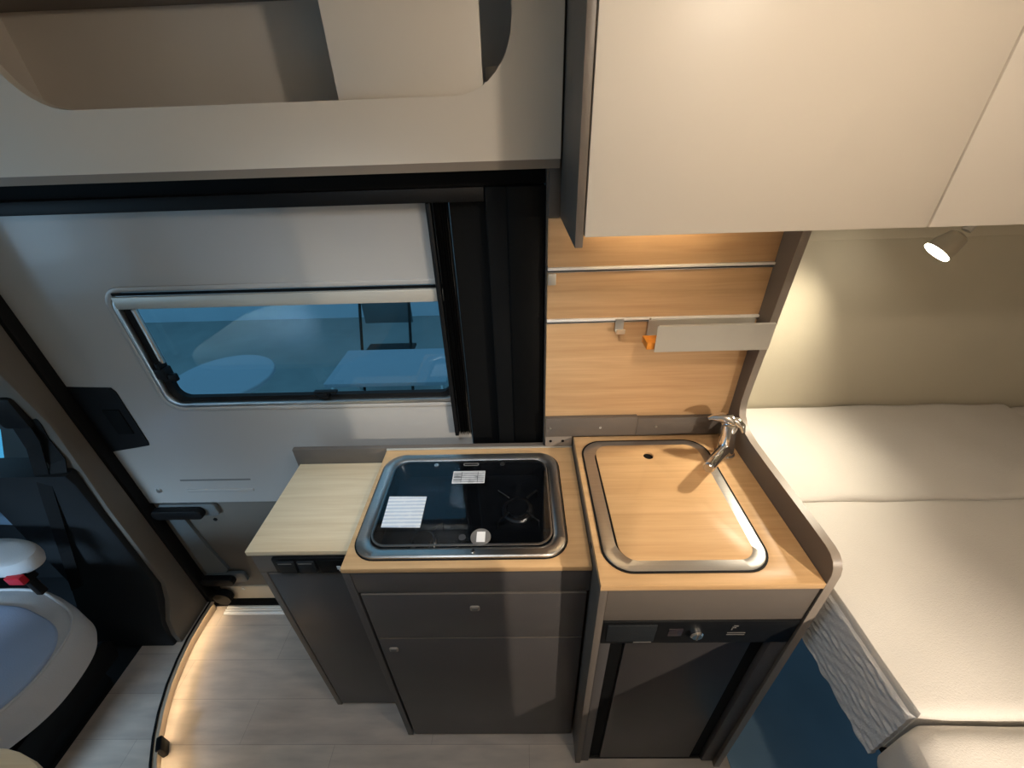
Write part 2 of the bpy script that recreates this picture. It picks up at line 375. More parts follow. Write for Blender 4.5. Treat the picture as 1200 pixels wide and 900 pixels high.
# ---- B pillar
bp_prof = [(.980, .0485), (.790, .0485), (.790, .10), (.805, .17), (.845, .235), (.868, .30), (.874, .67), (.883, .835), (.890, 1.0), (.872, 1.17), (.86, 1.97), (.943, 1.97), (.943, .0485)]
struct(prism('trim_13', bp_prof[1:-1] + [(.943, .0485)], 'x', -1.40, -1.295, PILLAR, bev=.004))
# black lower pillar cover towards the cab
bpl = [(.7895, .0485), (.7895, .10), (.80, .17), (.835, .25), (.862, .33), (.868, .80), (.862, .845), (.93, .85), (.93, .0485)]
cov = [(y - .012, z) for y, z in bpl[:7]] + bpl[7:]
struct(prism('trim_14', cov, 'x', -1.62, -1.312, CABBLK, bev=.01))
struct(prism('trim_15', [(-1.415, .855), (-1.36, .855), (-1.315, 1.05), (-1.315, 1.97), (-1.41, 1.97), (-1.40, 1.1)], 'y', .895, .93, CABGREY, bev=.006))
# ---- cab passenger door
cd = thing('door_2', (-2.0, 1.12, .02), None, None, kind='structure')
prism('door_card', [(-2.6, .02), (-1.42, .02), (-1.42, .46), (-2.6, .52)], 'y', 1.08, 1.15, CABBLK, cd)
prism('sill_ledge', [(-2.6, .44), (-1.55, .36), (-1.55, .40), (-2.6, .50)], 'y', 1.055, 1.08, mat('ledge_blue_lit', srgb(110, 130, 150), .35), cd, bev=.006)  # blue daylight on the ledge is put into its colour
prism('upper_card', [[(-2.6, .525), (-1.42, .465), (-1.42, 1.97), (-2.6, 1.97)], [(-2.5, .63), (-1.90, .655), (-1.80, .82), (-1.72, 1.40), (-2.5, 1.40)]], 'y', 1.11, 1.15, CABGREY, cd, smooth=False)
prism('pane', [(-2.5, .63), (-1.90, .655), (-1.80, .82), (-1.72, 1.40), (-2.5, 1.40)], 'y', 1.128, 1.132, CLEAR, cd)

# ================================================================== OVERHEAD UNITS
oc = thing('overhead_cabinet', (.8, .78, 1.494), 'cream two-door overhead cabinet with grey end panel above the sink', 'cabinet')
box('end_panel', .087, .0995, .655, .903, 1.494, 1.965, GREY, oc, bev=.0015)['label'] = 'brown grey end panel'
box('door', .1015, .6135, .655, .672, 1.510, 1.963, CREAM, oc, bev=.0015)
box('door', .6165, 1.55, .655, .672, 1.510, 1.963, CREAM, oc, bev=.0015)
box('carcass', .1, .575, .673, .903, 1.515, 1.963, CREAM_IN, oc, bev=0)
box('carcass', .5755, 2.15, .673, 1.083, 1.515, 1.963, CREAM_IN, oc, bev=0)
led = box('led_strip', .16, .42, .835, .85, 1.508, 1.5145, LEDW, oc, bev=0)
led['label'] = 'warm light strip'

sh = thing('overhead_shelf', (-.7, 1.0, 1.586), 'cream open overhead shelf with rounded cut-out above the sliding door', 'shelf')
cut = []
for i in range(11):
    a = math.radians(-90 + 9 * i); cut.append((-.108 + .105 * math.cos(a), 1.812 + .107 * math.sin(a)))
cut += [(-.003, 1.90), (-.03, 1.935), (-.88, 1.935), (-.905, 1.90)]
for i in range(11):
    a = math.radians(180 + 9 * i); cut.append((-.80 + .105 * math.cos(a), 1.812 + .107 * math.sin(a)))
prism('front_board', [[(-1.9, 1.602), (.083, 1.602), (.083, 1.968), (-1.9, 1.968)], cut], 'y', .887, .903, CREAM, sh)
bm = bmesh.new(); bm_prism(bm, [[(.8875, 1.602), (.8925, 1.586), (.905, 1.586), (.905, 1.602)]], 'x', -1.9, .0825)
link('edge_strip', bm, GREY_EDGE, sh)
box('shelf_floor', -1.9, .083, .9035, 1.168, 1.605, 1.62, CREAM_IN, sh, bev=0)
box('back_board', -1.9, .083, 1.15, 1.168, 1.62, 1.968, CREAM_IN, sh, bev=0)
box('side_board', -1.105, -1.09, .9035, 1.15, 1.62, 1.968, CREAM_IN, sh, bev=0)
box('side_board', .066, .083, .9035, 1.15, 1.62, 1.968, GREY, sh, bev=0)
box('top_rail', -1.09, -.325, 1.0, 1.15, 1.892, 1.91, GREY, sh, bev=0)
box('cover_panel', -.321, -.057, .908, .922, 1.62, 1.967, CREAM, sh, bev=.001)
prism('corner_block', rrect(-.056, .06, .96, 1.14, .03), 'z', 1.62, 1.752, CREAM_IN, sh)

# ================================================================== BEECH BACK PANEL
bk = thing('back_panel', (.31, .915, .985), 'beech back panel with two metal hanging rails behind the sink', 'wall panel')
for z0, z1 in ((.9, 1.257), (1.269, 1.379), (1.391, 1.493)):
    box('board', .063, .5555, .905, .9245, z0, z1, WOODB, bk, bev=.001)
for z in (1.263, 1.385):
    r = box('rail', .063, .5555, .9125, .924, z - .0055, z + .0055, BLACKM, bk, bev=0)
    box('rail_lip', .063, .5555, .900, .9125, z - .0005, z + .0055, SILL, r, bev=.001)
    box('rail_lip', .063, .5555, .9025, .9125, z - .0056, z - .004, ALU, r, bev=.0004)
box('end_clip', .064, .082, .899, .905, 1.352, 1.378, ALUP, bk, bev=.002)
# tray hung on the lower rail
tr = thing('rail_tray', (.42, .85, 1.22), 'aluminium tray hanging from the lower rail on the beech panel', 'tray')
bm = bmesh.new()
bm_prism(bm, [[(.8985, 1.264), (.8955, 1.264), (.8955, 1.223), (.823, 1.223), (.823, 1.284), (.820, 1.284), (.820, 1.220), (.8985, 1.220)]], 'x', .300, .546)
link('tray_body', bm, ALUP, tr)
prism('front_plate', [(.296, 1.222), (.546, 1.222), (.546, 1.283), (.296, 1.283)], 'y', .8175, .8197, ALUP, tr)
prism('end_cap', [(.824, 1.2235), (.895, 1.2235), (.895, 1.25), (.824, 1.235)], 'x', .538, .541, GREY, tr)
box('bracket', .302, .306, .8985, .9005, 1.222, 1.268, STEEL, tr, bev=0)
tag(box('card_packet', .281, .332, .826, .866, 1.2235, 1.240, ORANGE, bev=.001), 'small orange packet poking out of the aluminium rail tray', 'packet')
# single hook
hk = thing('rail_hook', (.233, .89, 1.236), 'small metal hook on the lower rail left of the tray', 'hook')
prism('hook_plate', [(.2235, 1.238), (.243, 1.238), (.243, 1.268), (.2235, 1.268)], 'y', .8965, .8995, ALU, hk)
prism('hook_tongue', [(.8965, 1.238), (.8965, 1.241), (.882, 1.241), (.880, 1.250), (.877, 1.249), (.879, 1.238)], 'x', .2235, .243, ALU, hk)

# ================================================================== KITCHEN UNITS
# ---- side cabinet
sc = thing('side_cabinet', (-.52, .75, 0), 'narrow brown grey cabinet under the lower pale worktop', 'cabinet')
box('carcass', -.650, -.3895, .624, .90, .0, .8165, GREY, sc, bev=.001)
box('fascia', -.650, -.3895, .607, .6235, .748, .8165, GREY, sc, bev=.001)
box('side_edge', -.650, -.634, .607, .6235, 0, .747, GREY, sc, bev=.001)
sd = box('door', -.629, -.392, .605, .6225, .02, .744, DARK, sc, bev=.0015)
box('top_highlight', -.629, -.392, .6048, .6225, .744, .7458, GREY, sd, bev=0)  # lighter colour stands for a highlight on the door's top bevel
box('shadow_gap', -.634, -.392, .618, .6238, .002, .747, BLACKM, sc, bev=0)
wt = thing('side_worktop', (-.52, .76, .817), 'pale beech worktop beside the hob, lowest of the three', 'worktop')
box('top', -.656, -.3895, .604, .90, .817, .832, PALE, wt, bev=.0015)
box('upstand', -.664, .0595, .9005, .9145, .8175, .886, GREY, wt, bev=.001)['label'] = 'brown grey upstand strip'
sp = thing('switch_panel', (-.505, .60, .755), 'black switch panel under the front edge of the pale worktop', 'switch panel')
prism('plate', rrect(-.600, -.408, .755, .812, .006), 'y', .600, .6065, BLACK, sp, bev=.0015)
for x in (-.588, -.540):
    box('switch', x, x + .042, .5945, .601, .760, .803, CABBLK, sp, bev=.003)
    box('switch_mark', x + .005, x + .037, .5938, .5952, .797, .800, GREYP, sp, bev=0)
so = box('socket', -.490, -.412, .5965, .601, .760, .806, BLACKM, sp, bev=.002)
bm = bmesh.new(); bm_box(bm, -.447, -.438, .5955, .597, .774, .786); bm_box(bm, -.436, -.429, .5955, .597, .772, .784); bm_box(bm, -.444, -.432, .5955, .597, .768, .773)
link('socket_symbol', bm, WHITEP, so)

# ---- hob cabinet
hc = thing('hob_cabinet', (-.12, .72, 0), 'dark grey kitchen cabinet with drawer and door under the hob', 'cabinet')
box('side_panel', -.3885, -.372, .5235, .90, 0, .8675, DARK, hc, bev=.001)
box('carcass', -.3715, .139, .543, .90, 0, .76, BLACKM, hc, bev=0)  # black so the gaps around the fronts read as shade
box('fascia', -.3715, .139, .525, .5425, .792, .8675, DARK, hc, bev=.001)
dr = box('drawer', -.3655, .1335, .523, .5415, .604, .787, DARK, hc, bev=.0015)
dd = box('door', -.3655, .1335, .523, .5415, .012, .600, DARK, hc, bev=.0015)
for par, zt in ((dr, .787), (dd, .600)): box('top_highlight', -.3655, .1335, .5228, .5415, zt, zt + .0018, GREY, par, bev=0)  # bevel highlights painted as thin lighter strips
def pushlock(x, y, z, par):
    b = prism('push_button', rrect(x - .011, x + .011, z - .0085, z + .0085, .005), 'y', y - .004, y, GREY_EDGE, par, bev=.001)
    prism('button_face', rrect(x - .007, x + .007, z - .005, z + .005, .003), 'y', y - .005, y - .004, GREYP, b)
pushlock(-.116, .523, .735, dr); pushlock(-.334, .523, .553, dd)
hw = thing('hob_worktop', (-.12, .71, .868), 'beech worktop cut out around the hob', 'worktop')
prism('top', [[(-.388, .5225), (.1385, .5225), (.1385, .899), (-.388, .899)], rrect(-.362, .080, .555, .856, .04)], 'z', .8685, .883, WOOD, hw, bev=.0012)
box('back_edge', -.388, .1385, .8922, .8988, .8832, .8870, ALUP, hw, bev=.001)
# ---- hob
hb = thing('gas_hob', (-.14, .705, .80), 'built-in gas hob with steel rim and smoked glass lid', 'hob')
# steel rim: raised, dished towards the glass
bm = bmesh.new()
prev = None
for inset, z in ((0, .8835), (.001, .8885), (.004, .8905), (.018, .8895), (.024, .8868), (.028, .884)):
    lp = [bm.verts.new((x, y, z)) for x, y in rrect(-.375 + inset, .093 - inset, .543 + inset, .868 - inset, .052 - inset * .6, 10)]
    if prev:
        for i in range(len(lp)): bm.faces.new((prev[i], prev[(i + 1) % len(lp)], lp[(i + 1) % len(lp)], lp[i]))
    prev = lp
rim = link('rim', bm, STEEL, hb, True); rim['label'] = 'brushed steel rim'
prism('rim_seal', [rrect(-.3775, .0955, .5405, .8705, .054, 10), rrect(-.370, .088, .548, .863, .05, 10)], 'z', .8831, .8840, SEAL, hb)
bm = bmesh.new(); prev = None
for inset, z in ((.0275, .8842), (.034, .872), (.042, .845), (.055, .838)):
    lp = [bm.verts.new((x, y, z)) for x, y in rrect(-.375 + inset, .093 - inset, .543 + inset, .868 - inset, .046 - inset * .3, 10)]
    if prev:
        for i in range(len(lp)): bm.faces.new((prev[i], prev[(i + 1) % len(lp)], lp[(i + 1) % len(lp)], lp[i]))
    prev = lp
bm.faces.new(prev)
link('tray', bm, ENAMEL, hb, True)
def burner(x, y, r):
    b = disc('burner', (x, y, .838), (0, 0, 1), r, .012, STEEL, hb, 28, .004)
    disc('burner_cap', (x, y, .850), (0, 0, 1), r * .72, .007, ENAMEL, b, 28, .003)
    for k in range(4):
        a = math.pi / 4 + k * math.pi / 2
        p = [(x + math.cos(a) * q, y + math.sin(a) * q, z) for q, z in ((r * 1.75, .839), (r * 1.75, .862), (r * .75, .864))]
        tube('pan_support', p, .0028, CHROME if k % 2 else ENAMEL, b, 8)
burner(-.015, .705, .040); burner(-.235, .615, .032)
for kx in (-.165, -.135): disc('knob', (kx, .600, .838), (0, 0, 1), .013, .018, BLACK, hb, 18, .003)
gl = prism('glass_lid', rrect(-.343, .061, .574, .838, .036, 10), 'z', .8865, .8905, SMOKE, hb)
gl['label'] = 'smoked glass lid'
prism('lid_trim', [rrect(-.3445, .0625, .5725, .8395, .0375, 10), rrect(-.3405, .0585, .5765, .8355, .0335, 10)], 'z', .8868, .8898, STEEL, hb)
lab = box('rating_label', -.181, -.101, .756, .796, .8906, .8909, LABELM, hb, bev=0)
prism('label_border', [[(-.1825, .7545), (-.0995, .7545), (-.0995, .7975), (-.1825, .7975)], [(-.181, .756), (-.101, .756), (-.101, .796), (-.181, .796)]], 'z', .8906, .8911, WHITEP, lab, smooth=False)
for yy in (.7655, .776, .7865): box('label_line', -.180, -.160, yy, yy + .001, .8908, .8911, BLACK, lab, bev=0)
box('label_line', -.1605, -.1595, .757, .795, .8908, .8911, BLACK, lab, bev=0)
box('label_line', -.1185, -.1175, .757, .795, .8908, .8911, BLACK, lab, bev=0)
prism('vent_slot', [rrect(-.160, -.118, .818, .828, .0045), rrect(-.157, -.121, .8205, .8255, .002)], 'z', .8906, .8912, GREYP, hb)
for px in (-.232, -.055): disc('hinge_screw', (px, .822, .8905), (0, 0, 1), .006, .002, STEEL, hb, 14)
stk = disc('round_sticker', (-.097, .592, .8906), (0, 0, 1), .0225, .0004, GREYP, hb, 32)
box('sticker_patch', -.106, -.087, .579, .606, .8910, .8913, WHITEP, stk, bev=0)
disc('small_knob_mark', (-.138, .592, .8906), (0, 0, 1), .008, .0004, mat('dark_dot', srgb(60, 60, 62), .5), hb, 20)
disc('lid_catch', (-.112, .557, .889), (0, 0, 1), .0045, .003, CHROME, hb, 14)
bm = bmesh.new(); v = [bm.verts.new(p) for p in ((-.331, .713, .8912), (-.238, .711, .8912), (-.237, .619, .8912), (-.327, .621, .8912))]
bm.faces.new(v); r = bmesh.ops.extrude_face_region(bm, geom=bm.faces[:]); bmesh.ops.translate(bm, verts=[g for g in r['geom'] if isinstance(g, bmesh.types.BMVert)], vec=(0, 0, .0005))
tag(link('leaflet', bm, PAPER), 'white printed leaflet lying on the glass hob lid', 'leaflet')

# ---- sink cabinet, fridge inside it
kc = thing('sink_cabinet', (.35, .68, 0), 'brown grey sink cabinet framing the built-in fridge', 'cabinet')
box('side_panel', .1405, .1555, .4545, .905, 0, .9085, GREY, kc, bev=.001)
box('fascia', .1565, .5545, .457, .473, .799, .9085, GREY, kc, bev=.001)
box('frame_strip', .1565, .1795, .457, .475, .012, .709, DARK, kc, bev=.001)
box('frame_strip', .519, .5545, .457, .475, .012, .709, DARK, kc, bev=.001)
box('back_board', .1565, .5545, .86, .90, 0, .85, DARK, kc, bev=0)
box('plinth', .1565, .5545, .465, .48, 0, .0115, BLACK, kc, bev=0)
box('lock_dot', .1395, .1412, .555, .565, .897, .904, BLACK, kc, bev=0)
fr = thing('fridge', (.35, .66, .013), 'black compressor fridge built in under the sink worktop', 'fridge')
box('housing', .181, .518, .482, .855, .0125, .79, BLACKM, fr, bev=0)
dp = box('door_panel', .214, .486, .464, .4815, .014, .708, mat('fridge_door_film', srgb(52, 49, 49), .3, var=.05), fr, bev=.003)
prism('door_edge', [[(.181, .014), (.517, .014), (.517, .708), (.181, .708)], [(.2135, .0145), (.4865, .0145), (.4865, .7075), (.2135, .7075)]], 'y', .470, .481, BLACKM, fr, smooth=False)
cp = box('control_panel', .1565, .5535, .4545, .475, .712, .797, BLACK, fr, bev=.003)
g = box('grip', .166, .268, .4515, .456, .724, .788, CABBLK, cp, bev=.003)
box('grip_line', .225, .262, .4508, .4520, .724, .7255, GREYP, cp, bev=0)
box('display', .293, .322, .4525, .455, .745, .772, mat('dark_display', srgb(48, 42, 46), .15), cp, bev=.001)
kn = disc('knob', (.349, .4545, .760), (0, -1, 0), .0135, .012, CHROME, cp, 24, .003)
box('knob_grip', .3475, .3505, .4405, .444, .750, .772, STEEL, kn, bev=.001)
bm = bmesh.new(); bm_box(bm, .420, .4225, .4535, .4547, .766, .782); bm_box(bm, .420, .432, .4535, .4547, .7795, .782); bm_box(bm, .420, .429, .4535, .4547, .7735, .7755)
link('panel_letter', bm, GREYP, cp)
bm = bmesh.new()
for zz in (.747, .754): bm_box(bm, .415, .452, .4535, .4547, zz, zz + .0012)
link('panel_text_line', bm, GREYP, cp)
kw = thing('sink_worktop', (.35, .68, .909), 'beech worktop around the covered sink, highest of the three', 'worktop')
prism('top', [[(.1405, .4535), (.555, .4535), (.555, .8885), (.1405, .8885)], rrect(.166, .470, .49, .855, .04)], 'z', .909, .925, WOOD, kw, bev=.0012)
u = box('upstand', .0635, .310, .890, .904, .9255, .987, GREY, kw, bev=.001)
u2 = box('upstand', .3105, .5555, .890, .904, .9255, .983, GREY, kw, bev=.001)
box('mounting_rail', .0635, .1375, .893, .904, .8885, .9245, GREY_EDGE, kw, bev=.001)
for x, par in ((.076, u), (.212, u), (.362, u2)): disc('screw', (x, .890, .955), (0, -1, 0), .0035, .0015, ALU, par, 12)
for x in (.078, .112): disc('screw', (x, .893, .908), (0, -1, 0), .004, .001, BLACKM, kw, 12)  # black discs stand for the dark of the rail's two holes
# sink: steel bowl and rim
sk = thing('sink', (.318, .672, .79), 'built-in steel sink with brushed rim under a beech cover', 'sink')
bm = bmesh.new(); prev = None
for inset, z in ((0, .9255), (.001, .9272), (.003, .9278), (.027, .9278), (.028, .9270), (.028, .90), (.034, .82), (.05, .80)):
    lp = [bm.verts.new((x, y, z)) for x, y in rrect(.157 + inset, .479 - inset, .481 + inset, .864 - inset, .052 - inset * .5, 10)]
    if prev:
        for i in range(len(lp)): bm.faces.new((prev[i], prev[(i + 1) % len(lp)], lp[(i + 1) % len(lp)], lp[i]))
    prev = lp
bm.faces.new(prev); link('bowl_and_rim', bm, STEEL, sk, True)
prism('rim_seal', [rrect(.1535, .4825, .4775, .8675, .0555, 10), rrect(.160, .476, .484, .861, .05, 10)], 'z', .9251, .9268, SEAL, sk)
lid = thing('sink_cover', (.322, .674, .905), 'beech sink cover board with a finger hole', 'cover')
hole = [(.322 + .0125 * math.cos(2 * math.pi * i / 24), .804 + .0125 * math.sin(2 * math.pi * i / 24)) for i in range(24)]
prism('board', [rrect(.189, .4565, .5035, .8455, .036, 10), hole], 'z', .913, .9285, WOOD, lid, bev=.001)
prism('cover_seal', [rrect(.1862, .4598, .5007, .8483, .038, 10), rrect(.1888, .4567, .5033, .8457, .036, 10)], 'z', .91, .9268, SEAL, lid)
disc('hole_shade_plug', (.322, .804, .9135), (0, 0, 1), .0123, .010, BLACKM, lid, 24)  # black plug gives the hole its painted darkness
# ---- tap
tp = thing('kitchen_tap', (.517, .809, .925), 'chrome folding kitchen tap beside the covered sink', 'tap')
disc('base', (.517, .809, .925), (0, 0, 1), .024, .010, CHROME, tp, 28, .004)
tube('body', [(.517, .809, .934), (.516, .811, .955), (.517, .818, .985), (.518, .824, 1.008), (.518, .826, 1.013)], [.021, .020, .019, .019, .014], CHROME, tp, 20)
tube('spout', [(.514, .806, .946), (.492, .780, .958), (.465, .750, .968), (.440, .722, .975), (.428, .709, .976)], [.0145, .0155, .0145, .0138, .0132], CHROME, tp, 20)
disc('outlet', (.4285, .7095, .976), (-.68, -.72, .02), .0105, .006, STEEL, tp, 18)
lv = tube('lever', [(.525, .815, 1.017), (.515, .826, 1.022), (.500, .834, 1.024), (.478, .838, 1.022), (.468, .838, 1.018)], [.010, .016, .013, .007, .004], CHROME, tp, 16)
tube('lever_cap', [(.5425, .800, 1.002), (.54, .808, 1.014), (.53, .818, 1.021), (.515, .826, 1.023)], [.005, .009, .012, .010], CHROME, tp, 14)

# ---- divider panel between kitchen and bed
prof = [(.447, 0), (.4545, .905), (.4555, .948), (.459, .962), (.466, .973), (.477, .980), (.491, .983), (.54, .984), (.70, .983), (.78, .984), (.815, .988), (.840, .997), (.857, 1.011), (.865, 1.028), (.868, 1.05), (.867, 1.09), (.856, 1.285), (.846, 1.46), (.844, 1.509), (.924, 1.509), (.924, 0)]
dv = thing('divider_panel', (.564, .68, 0), 'brown grey divider with curved edge between kitchen and bed', 'divider')
prism('board', prof, 'x', .5558, .5715, GREY, dv)
edge = prof[:19]
e_in = offs(edge, .0); bm = bmesh.new(); prev = None
for i, (y, z) in enumerate(edge):
    a = edge[max(i - 1, 0)]; b = edge[min(i + 1, len(edge) - 1)]; t = Vector((b[0] - a[0], b[1] - a[1])).normalized(); nn = Vector((-t.y, t.x)) * .0016
    ring = [bm.verts.new((x, y + nn.x * k, z + nn.y * k)) for x, k in ((.5553, 0), (.5553, 1), (.572, 1), (.572, 0))]
    if prev:
        for k in range(4): bm.faces.new((prev[k], prev[(k + 1) % 4], ring[(k + 1) % 4], ring[k]))
    else: bm.faces.new(ring)
    prev = ring
bm.faces.new(prev); link('edge_band', bm, GREY_EDGE, dv, True)

# ================================================================== BED
def pillowbox(name, x0, x1, y0, y1, z0, z1, r, m, parent=None, amp=.003, n=26, seed=0):
    """soft upholstered block: dense box with rounded edges and gentle waviness"""
    bm = bmesh.new(); rnd = random.Random(seed); ph = [rnd.uniform(0, 6) for _ in range(6)]
    bmesh.ops.create_cube(bm, size=2)
    bmesh.ops.subdivide_edges(bm, edges=bm.edges[:], cuts=n, use_grid_fill=True)
    hx, hy, hz = (x1 - x0) / 2, (y1 - y0) / 2, (z1 - z0) / 2; c = Vector(((x0 + x1) / 2, (y0 + y1) / 2, (z0 + z1) / 2))
    def w(t): return math.copysign(abs(t) ** .7, t)      # more rows near the edges
    for v in bm.verts:
        p = Vector((w(v.co.x) * hx, w(v.co.y) * hy, w(v.co.z) * hz))
        q = Vector((max(-hx + r, min(hx - r, p.x)), max(-hy + r, min(hy - r, p.y)), max(-hz + r, min(hz - r, p.z))))
        d = p - q
        if d.length > 1e-9: p = q + d.normalized() * r
        p.z += amp * (math.sin(9 * p.x + ph[0]) * math.cos(11 * p.y + ph[1]) + .6 * math.sin(23 * p.x + 17 * p.y + ph[2]) + .4 * math.sin(41 * p.y - 29 * p.x + ph[3])) * (1 if p.z > 0 else .2)
        v.co = p + c
    return link(name, bm, m, parent, True)
g = 'mattress sections on the rear bed'
m1 = thing('mattress_section', (1.05, .90, .72), 'cream mattress section along the greige wall under the reading lamp', 'mattress', g)
pillowbox('cushion', .5765, 1.53, .705, 1.094, .72, .868, .014, LINEN, m1, .003, seed=1)
m2 = thing('mattress_section', (1.35, .485, .72), 'cream middle mattress section with ribbed pale side border', 'mattress', g)
pillowbox('cushion', .606, 2.15, .271, .704, .72, .867, .014, LINEN, m2, .002, seed=2)
bm = bmesh.new(); N, Mz = 110, 40; grid = []
for i in range(N + 1):
    row = []; y = .276 + (.70 - .276) * i / N
    for j in range(Mz + 1):
        z = .694 + (.850 - .694) * j / Mz
        x = .6005 - .0013 * math.sin(j * 1.7 + 1.2 * math.sin(y * 31) + .8 * math.sin(y * 83)) * (.6 + .4 * math.sin(y * 47 + j * .3)) - .0007 * math.sin(y * 190 + j) + (.006 if j == Mz else 0)
        row.append(bm.verts.new((x, y, z + .003 * math.sin(y * 120) * (1 if j == 0 else 0))))
    grid.append(row)
for i in range(N):
    for j in range(Mz): bm.faces.new((grid[i][j], grid[i + 1][j], grid[i + 1][j + 1], grid[i][j + 1]))
r = bmesh.ops.extrude_face_region(bm, geom=bm.faces[:]); bmesh.ops.translate(bm, verts=[q for q in r['geom'] if isinstance(q, bmesh.types.BMVert)], vec=(.008, 0, 0))
link('ribbed_border', bm, LINEN2, m2, True)['label'] = 'pale ribbed side border'
m3 = thing('mattress_section', (1.35, .07, .72), 'cream mattress section with rounded corner beyond the ribbed border', 'mattress', g)
pillowbox('cushion', .565, 2.15, -.125, .268, .722, .873, .04, LINEN, m3, .003, seed=3)
m4 = thing('mattress_section', (1.84, .90, .72), 'short low mattress section in the corner by the greige wall', 'mattress', g)
pillowbox('cushion', 1.535, 2.15, .707, 1.094, .72, .855, .02, LINEN, m4, .002, n=14, seed=4)
bf = thing('bed_base', (1.37, .1, 0), 'dark bed base board carrying the mattress sections', 'bed base')
box('base_board', .64, 2.17, -.93, 1.09, .67, .695, BLACK, bf, bev=.002)
for ly in (-.88, 1.03): box('bed_leg', 1.6, 1.66, ly, ly + .05, .0045, .67, BLACK, bf, bev=.002)
box('bearer', .66, .70, -.93, 1.09, .695, .719, BLACK, bf, bev=.002)
box('bearer', 2.1, 2.14, -.93, 1.09, .695, .719, BLACK, bf, bev=.002)
struct(box('floor_under_bed', .605, 2.19, -.95, 1.095, .0, .004, TEAL, bev=0))

# ---- reading lamp under the overhead cabinet
rl = thing('reading_lamp', (.91, .9, 1.4), 'lit swivel spot lamp under the overhead cabinet above the bed', 'lamp')
disc('mount', (.932, .9, 1.5145), (0, 0, -1), .024, .012, ALUP, rl, 24, .004)
tube('stem', [(.932, .9, 1.503), (.932, .9, 1.455), (.926, .9, 1.445)], .009, ALUP, rl, 14)
axis = Vector((-.62, .06, -.79)).normalized(); hc0 = Vector((.918, .898, 1.438))
hd_ = tube('lamp_head', [hc0, hc0 + axis * .004, hc0 + axis * .025, hc0 + axis * .045], [.013, .019, .0245, .0275], mat('lamp_head_paint', srgb(170, 160, 140), .35), rl, 24)
lens = disc('lens', hc0 + axis * .0425, axis, .0262, .0055, LENS, hd_, 24)
lens['label'] = 'glowing warm lens'
d = bpy.data.lights.new('reading_lamp_beam', 'SPOT'); d.energy = 20; d.color = (1, .88, .68); d.spot_size = math.radians(115); d.spot_blend = .9; d.shadow_soft_size = .022
o = bpy.data.objects.new('reading_lamp_beam', d); C.objects.link(o); o.location = hc0 + axis * .053
o.rotation_euler = axis.to_track_quat('-Z', 'Y').to_euler()
# ---- opposite reading lamp (out of view) and ceiling lamp (out of view)
def ceiling_lamp(x, y, z, label, power, col, r=.04):
    t = thing('ceiling_lamp', (x, y, z - .02), label, 'lamp')
    disc('housing', (x, y, z), (0, 0, -1), r + .012, .012, ALUP, t, 28, .004)
    disc('diffuser', (x, y, z - .012), (0, 0, -1), r, .003, CEILLED, t, 28)
    d = bpy.data.lights.new('ceiling_lamp_light', 'POINT'); d.energy = power; d.color = col; d.shadow_soft_size = .025
    o = bpy.data.objects.new('ceiling_lamp_light', d); C.objects.link(o); o.location = (x, y, z - .045)
ceiling_lamp(.36, .12, 1.97, 'round warm ceiling lamp above the kitchen aisle', 7.6, WARM)
rl2 = thing('reading_lamp', (1.17, -.62, 1.45), 'swivel spot lamp on the far side of the bed', 'lamp')
disc('mount', (1.17, -.66, 1.60), (0, 0, -1), .024, .012, ALUP, rl2, 24, .004)
tube('stem', [(1.17, -.66, 1.59), (1.17, -.66, 1.56), (1.17, -.65, 1.55)], .009, ALUP, rl2, 14)
ax2 = Vector((-.66, .60, -.52)).normalized(); h2 = Vector((1.17, -.65, 1.55))
hh = tube('lamp_head', [h2, h2 + ax2 * .006, h2 + ax2 * .03, h2 + ax2 * .05], [.014, .020, .025, .028], ALUP, rl2, 24)
disc('lens', h2 + ax2 * .0475, ax2, .0262, .0035, LENS, hh, 24)
d = bpy.data.lights.new('far_reading_lamp_beam', 'SPOT'); d.energy = 88; d.color = WARM; d.spot_size = math.radians(70); d.spot_blend = .9; d.shadow_soft_size = .006
o = bpy.data.objects.new('far_reading_lamp_beam', d); C.objects.link(o); o.location = h2 + ax2 * .056
o.rotation_euler = ax2.to_track_quat('-Z', 'Y').to_euler()
box('lamp_bracket', 1.14, 1.20, -.98, -.63, 1.60, 1.612, ALUP, rl2, bev=.001)

# ---- step light under the black lip
s1 = offs(curve, .0082); s2 = offs(curve, .0108)
c1_ = offs(curve, .0062); c2_ = offs(curve, .0080)
struct(prism('led_shield', c1_ + c2_[::-1], 'z', .0405, .0474, SEAL))  # added black strip keeping the step light off the riser
sl = prism('step_light', s1[:11] + s2[:11][::-1], 'z', .0445, .0473, STEPLED)
tag(sl, 'warm light strip under the black lip of the floor step', 'light strip')
bm = bmesh.new(); bm_box(bm, -.008, .008, -.021, .021, 0, .056, .004)
o = link('step_clip', bm, BLACK, None, True); o.location = (-1.158, .487, .0008); o.rotation_euler = (0, 0, math.radians(31)); tag(o, 'small black end clip on the curved floor step', 'clip')

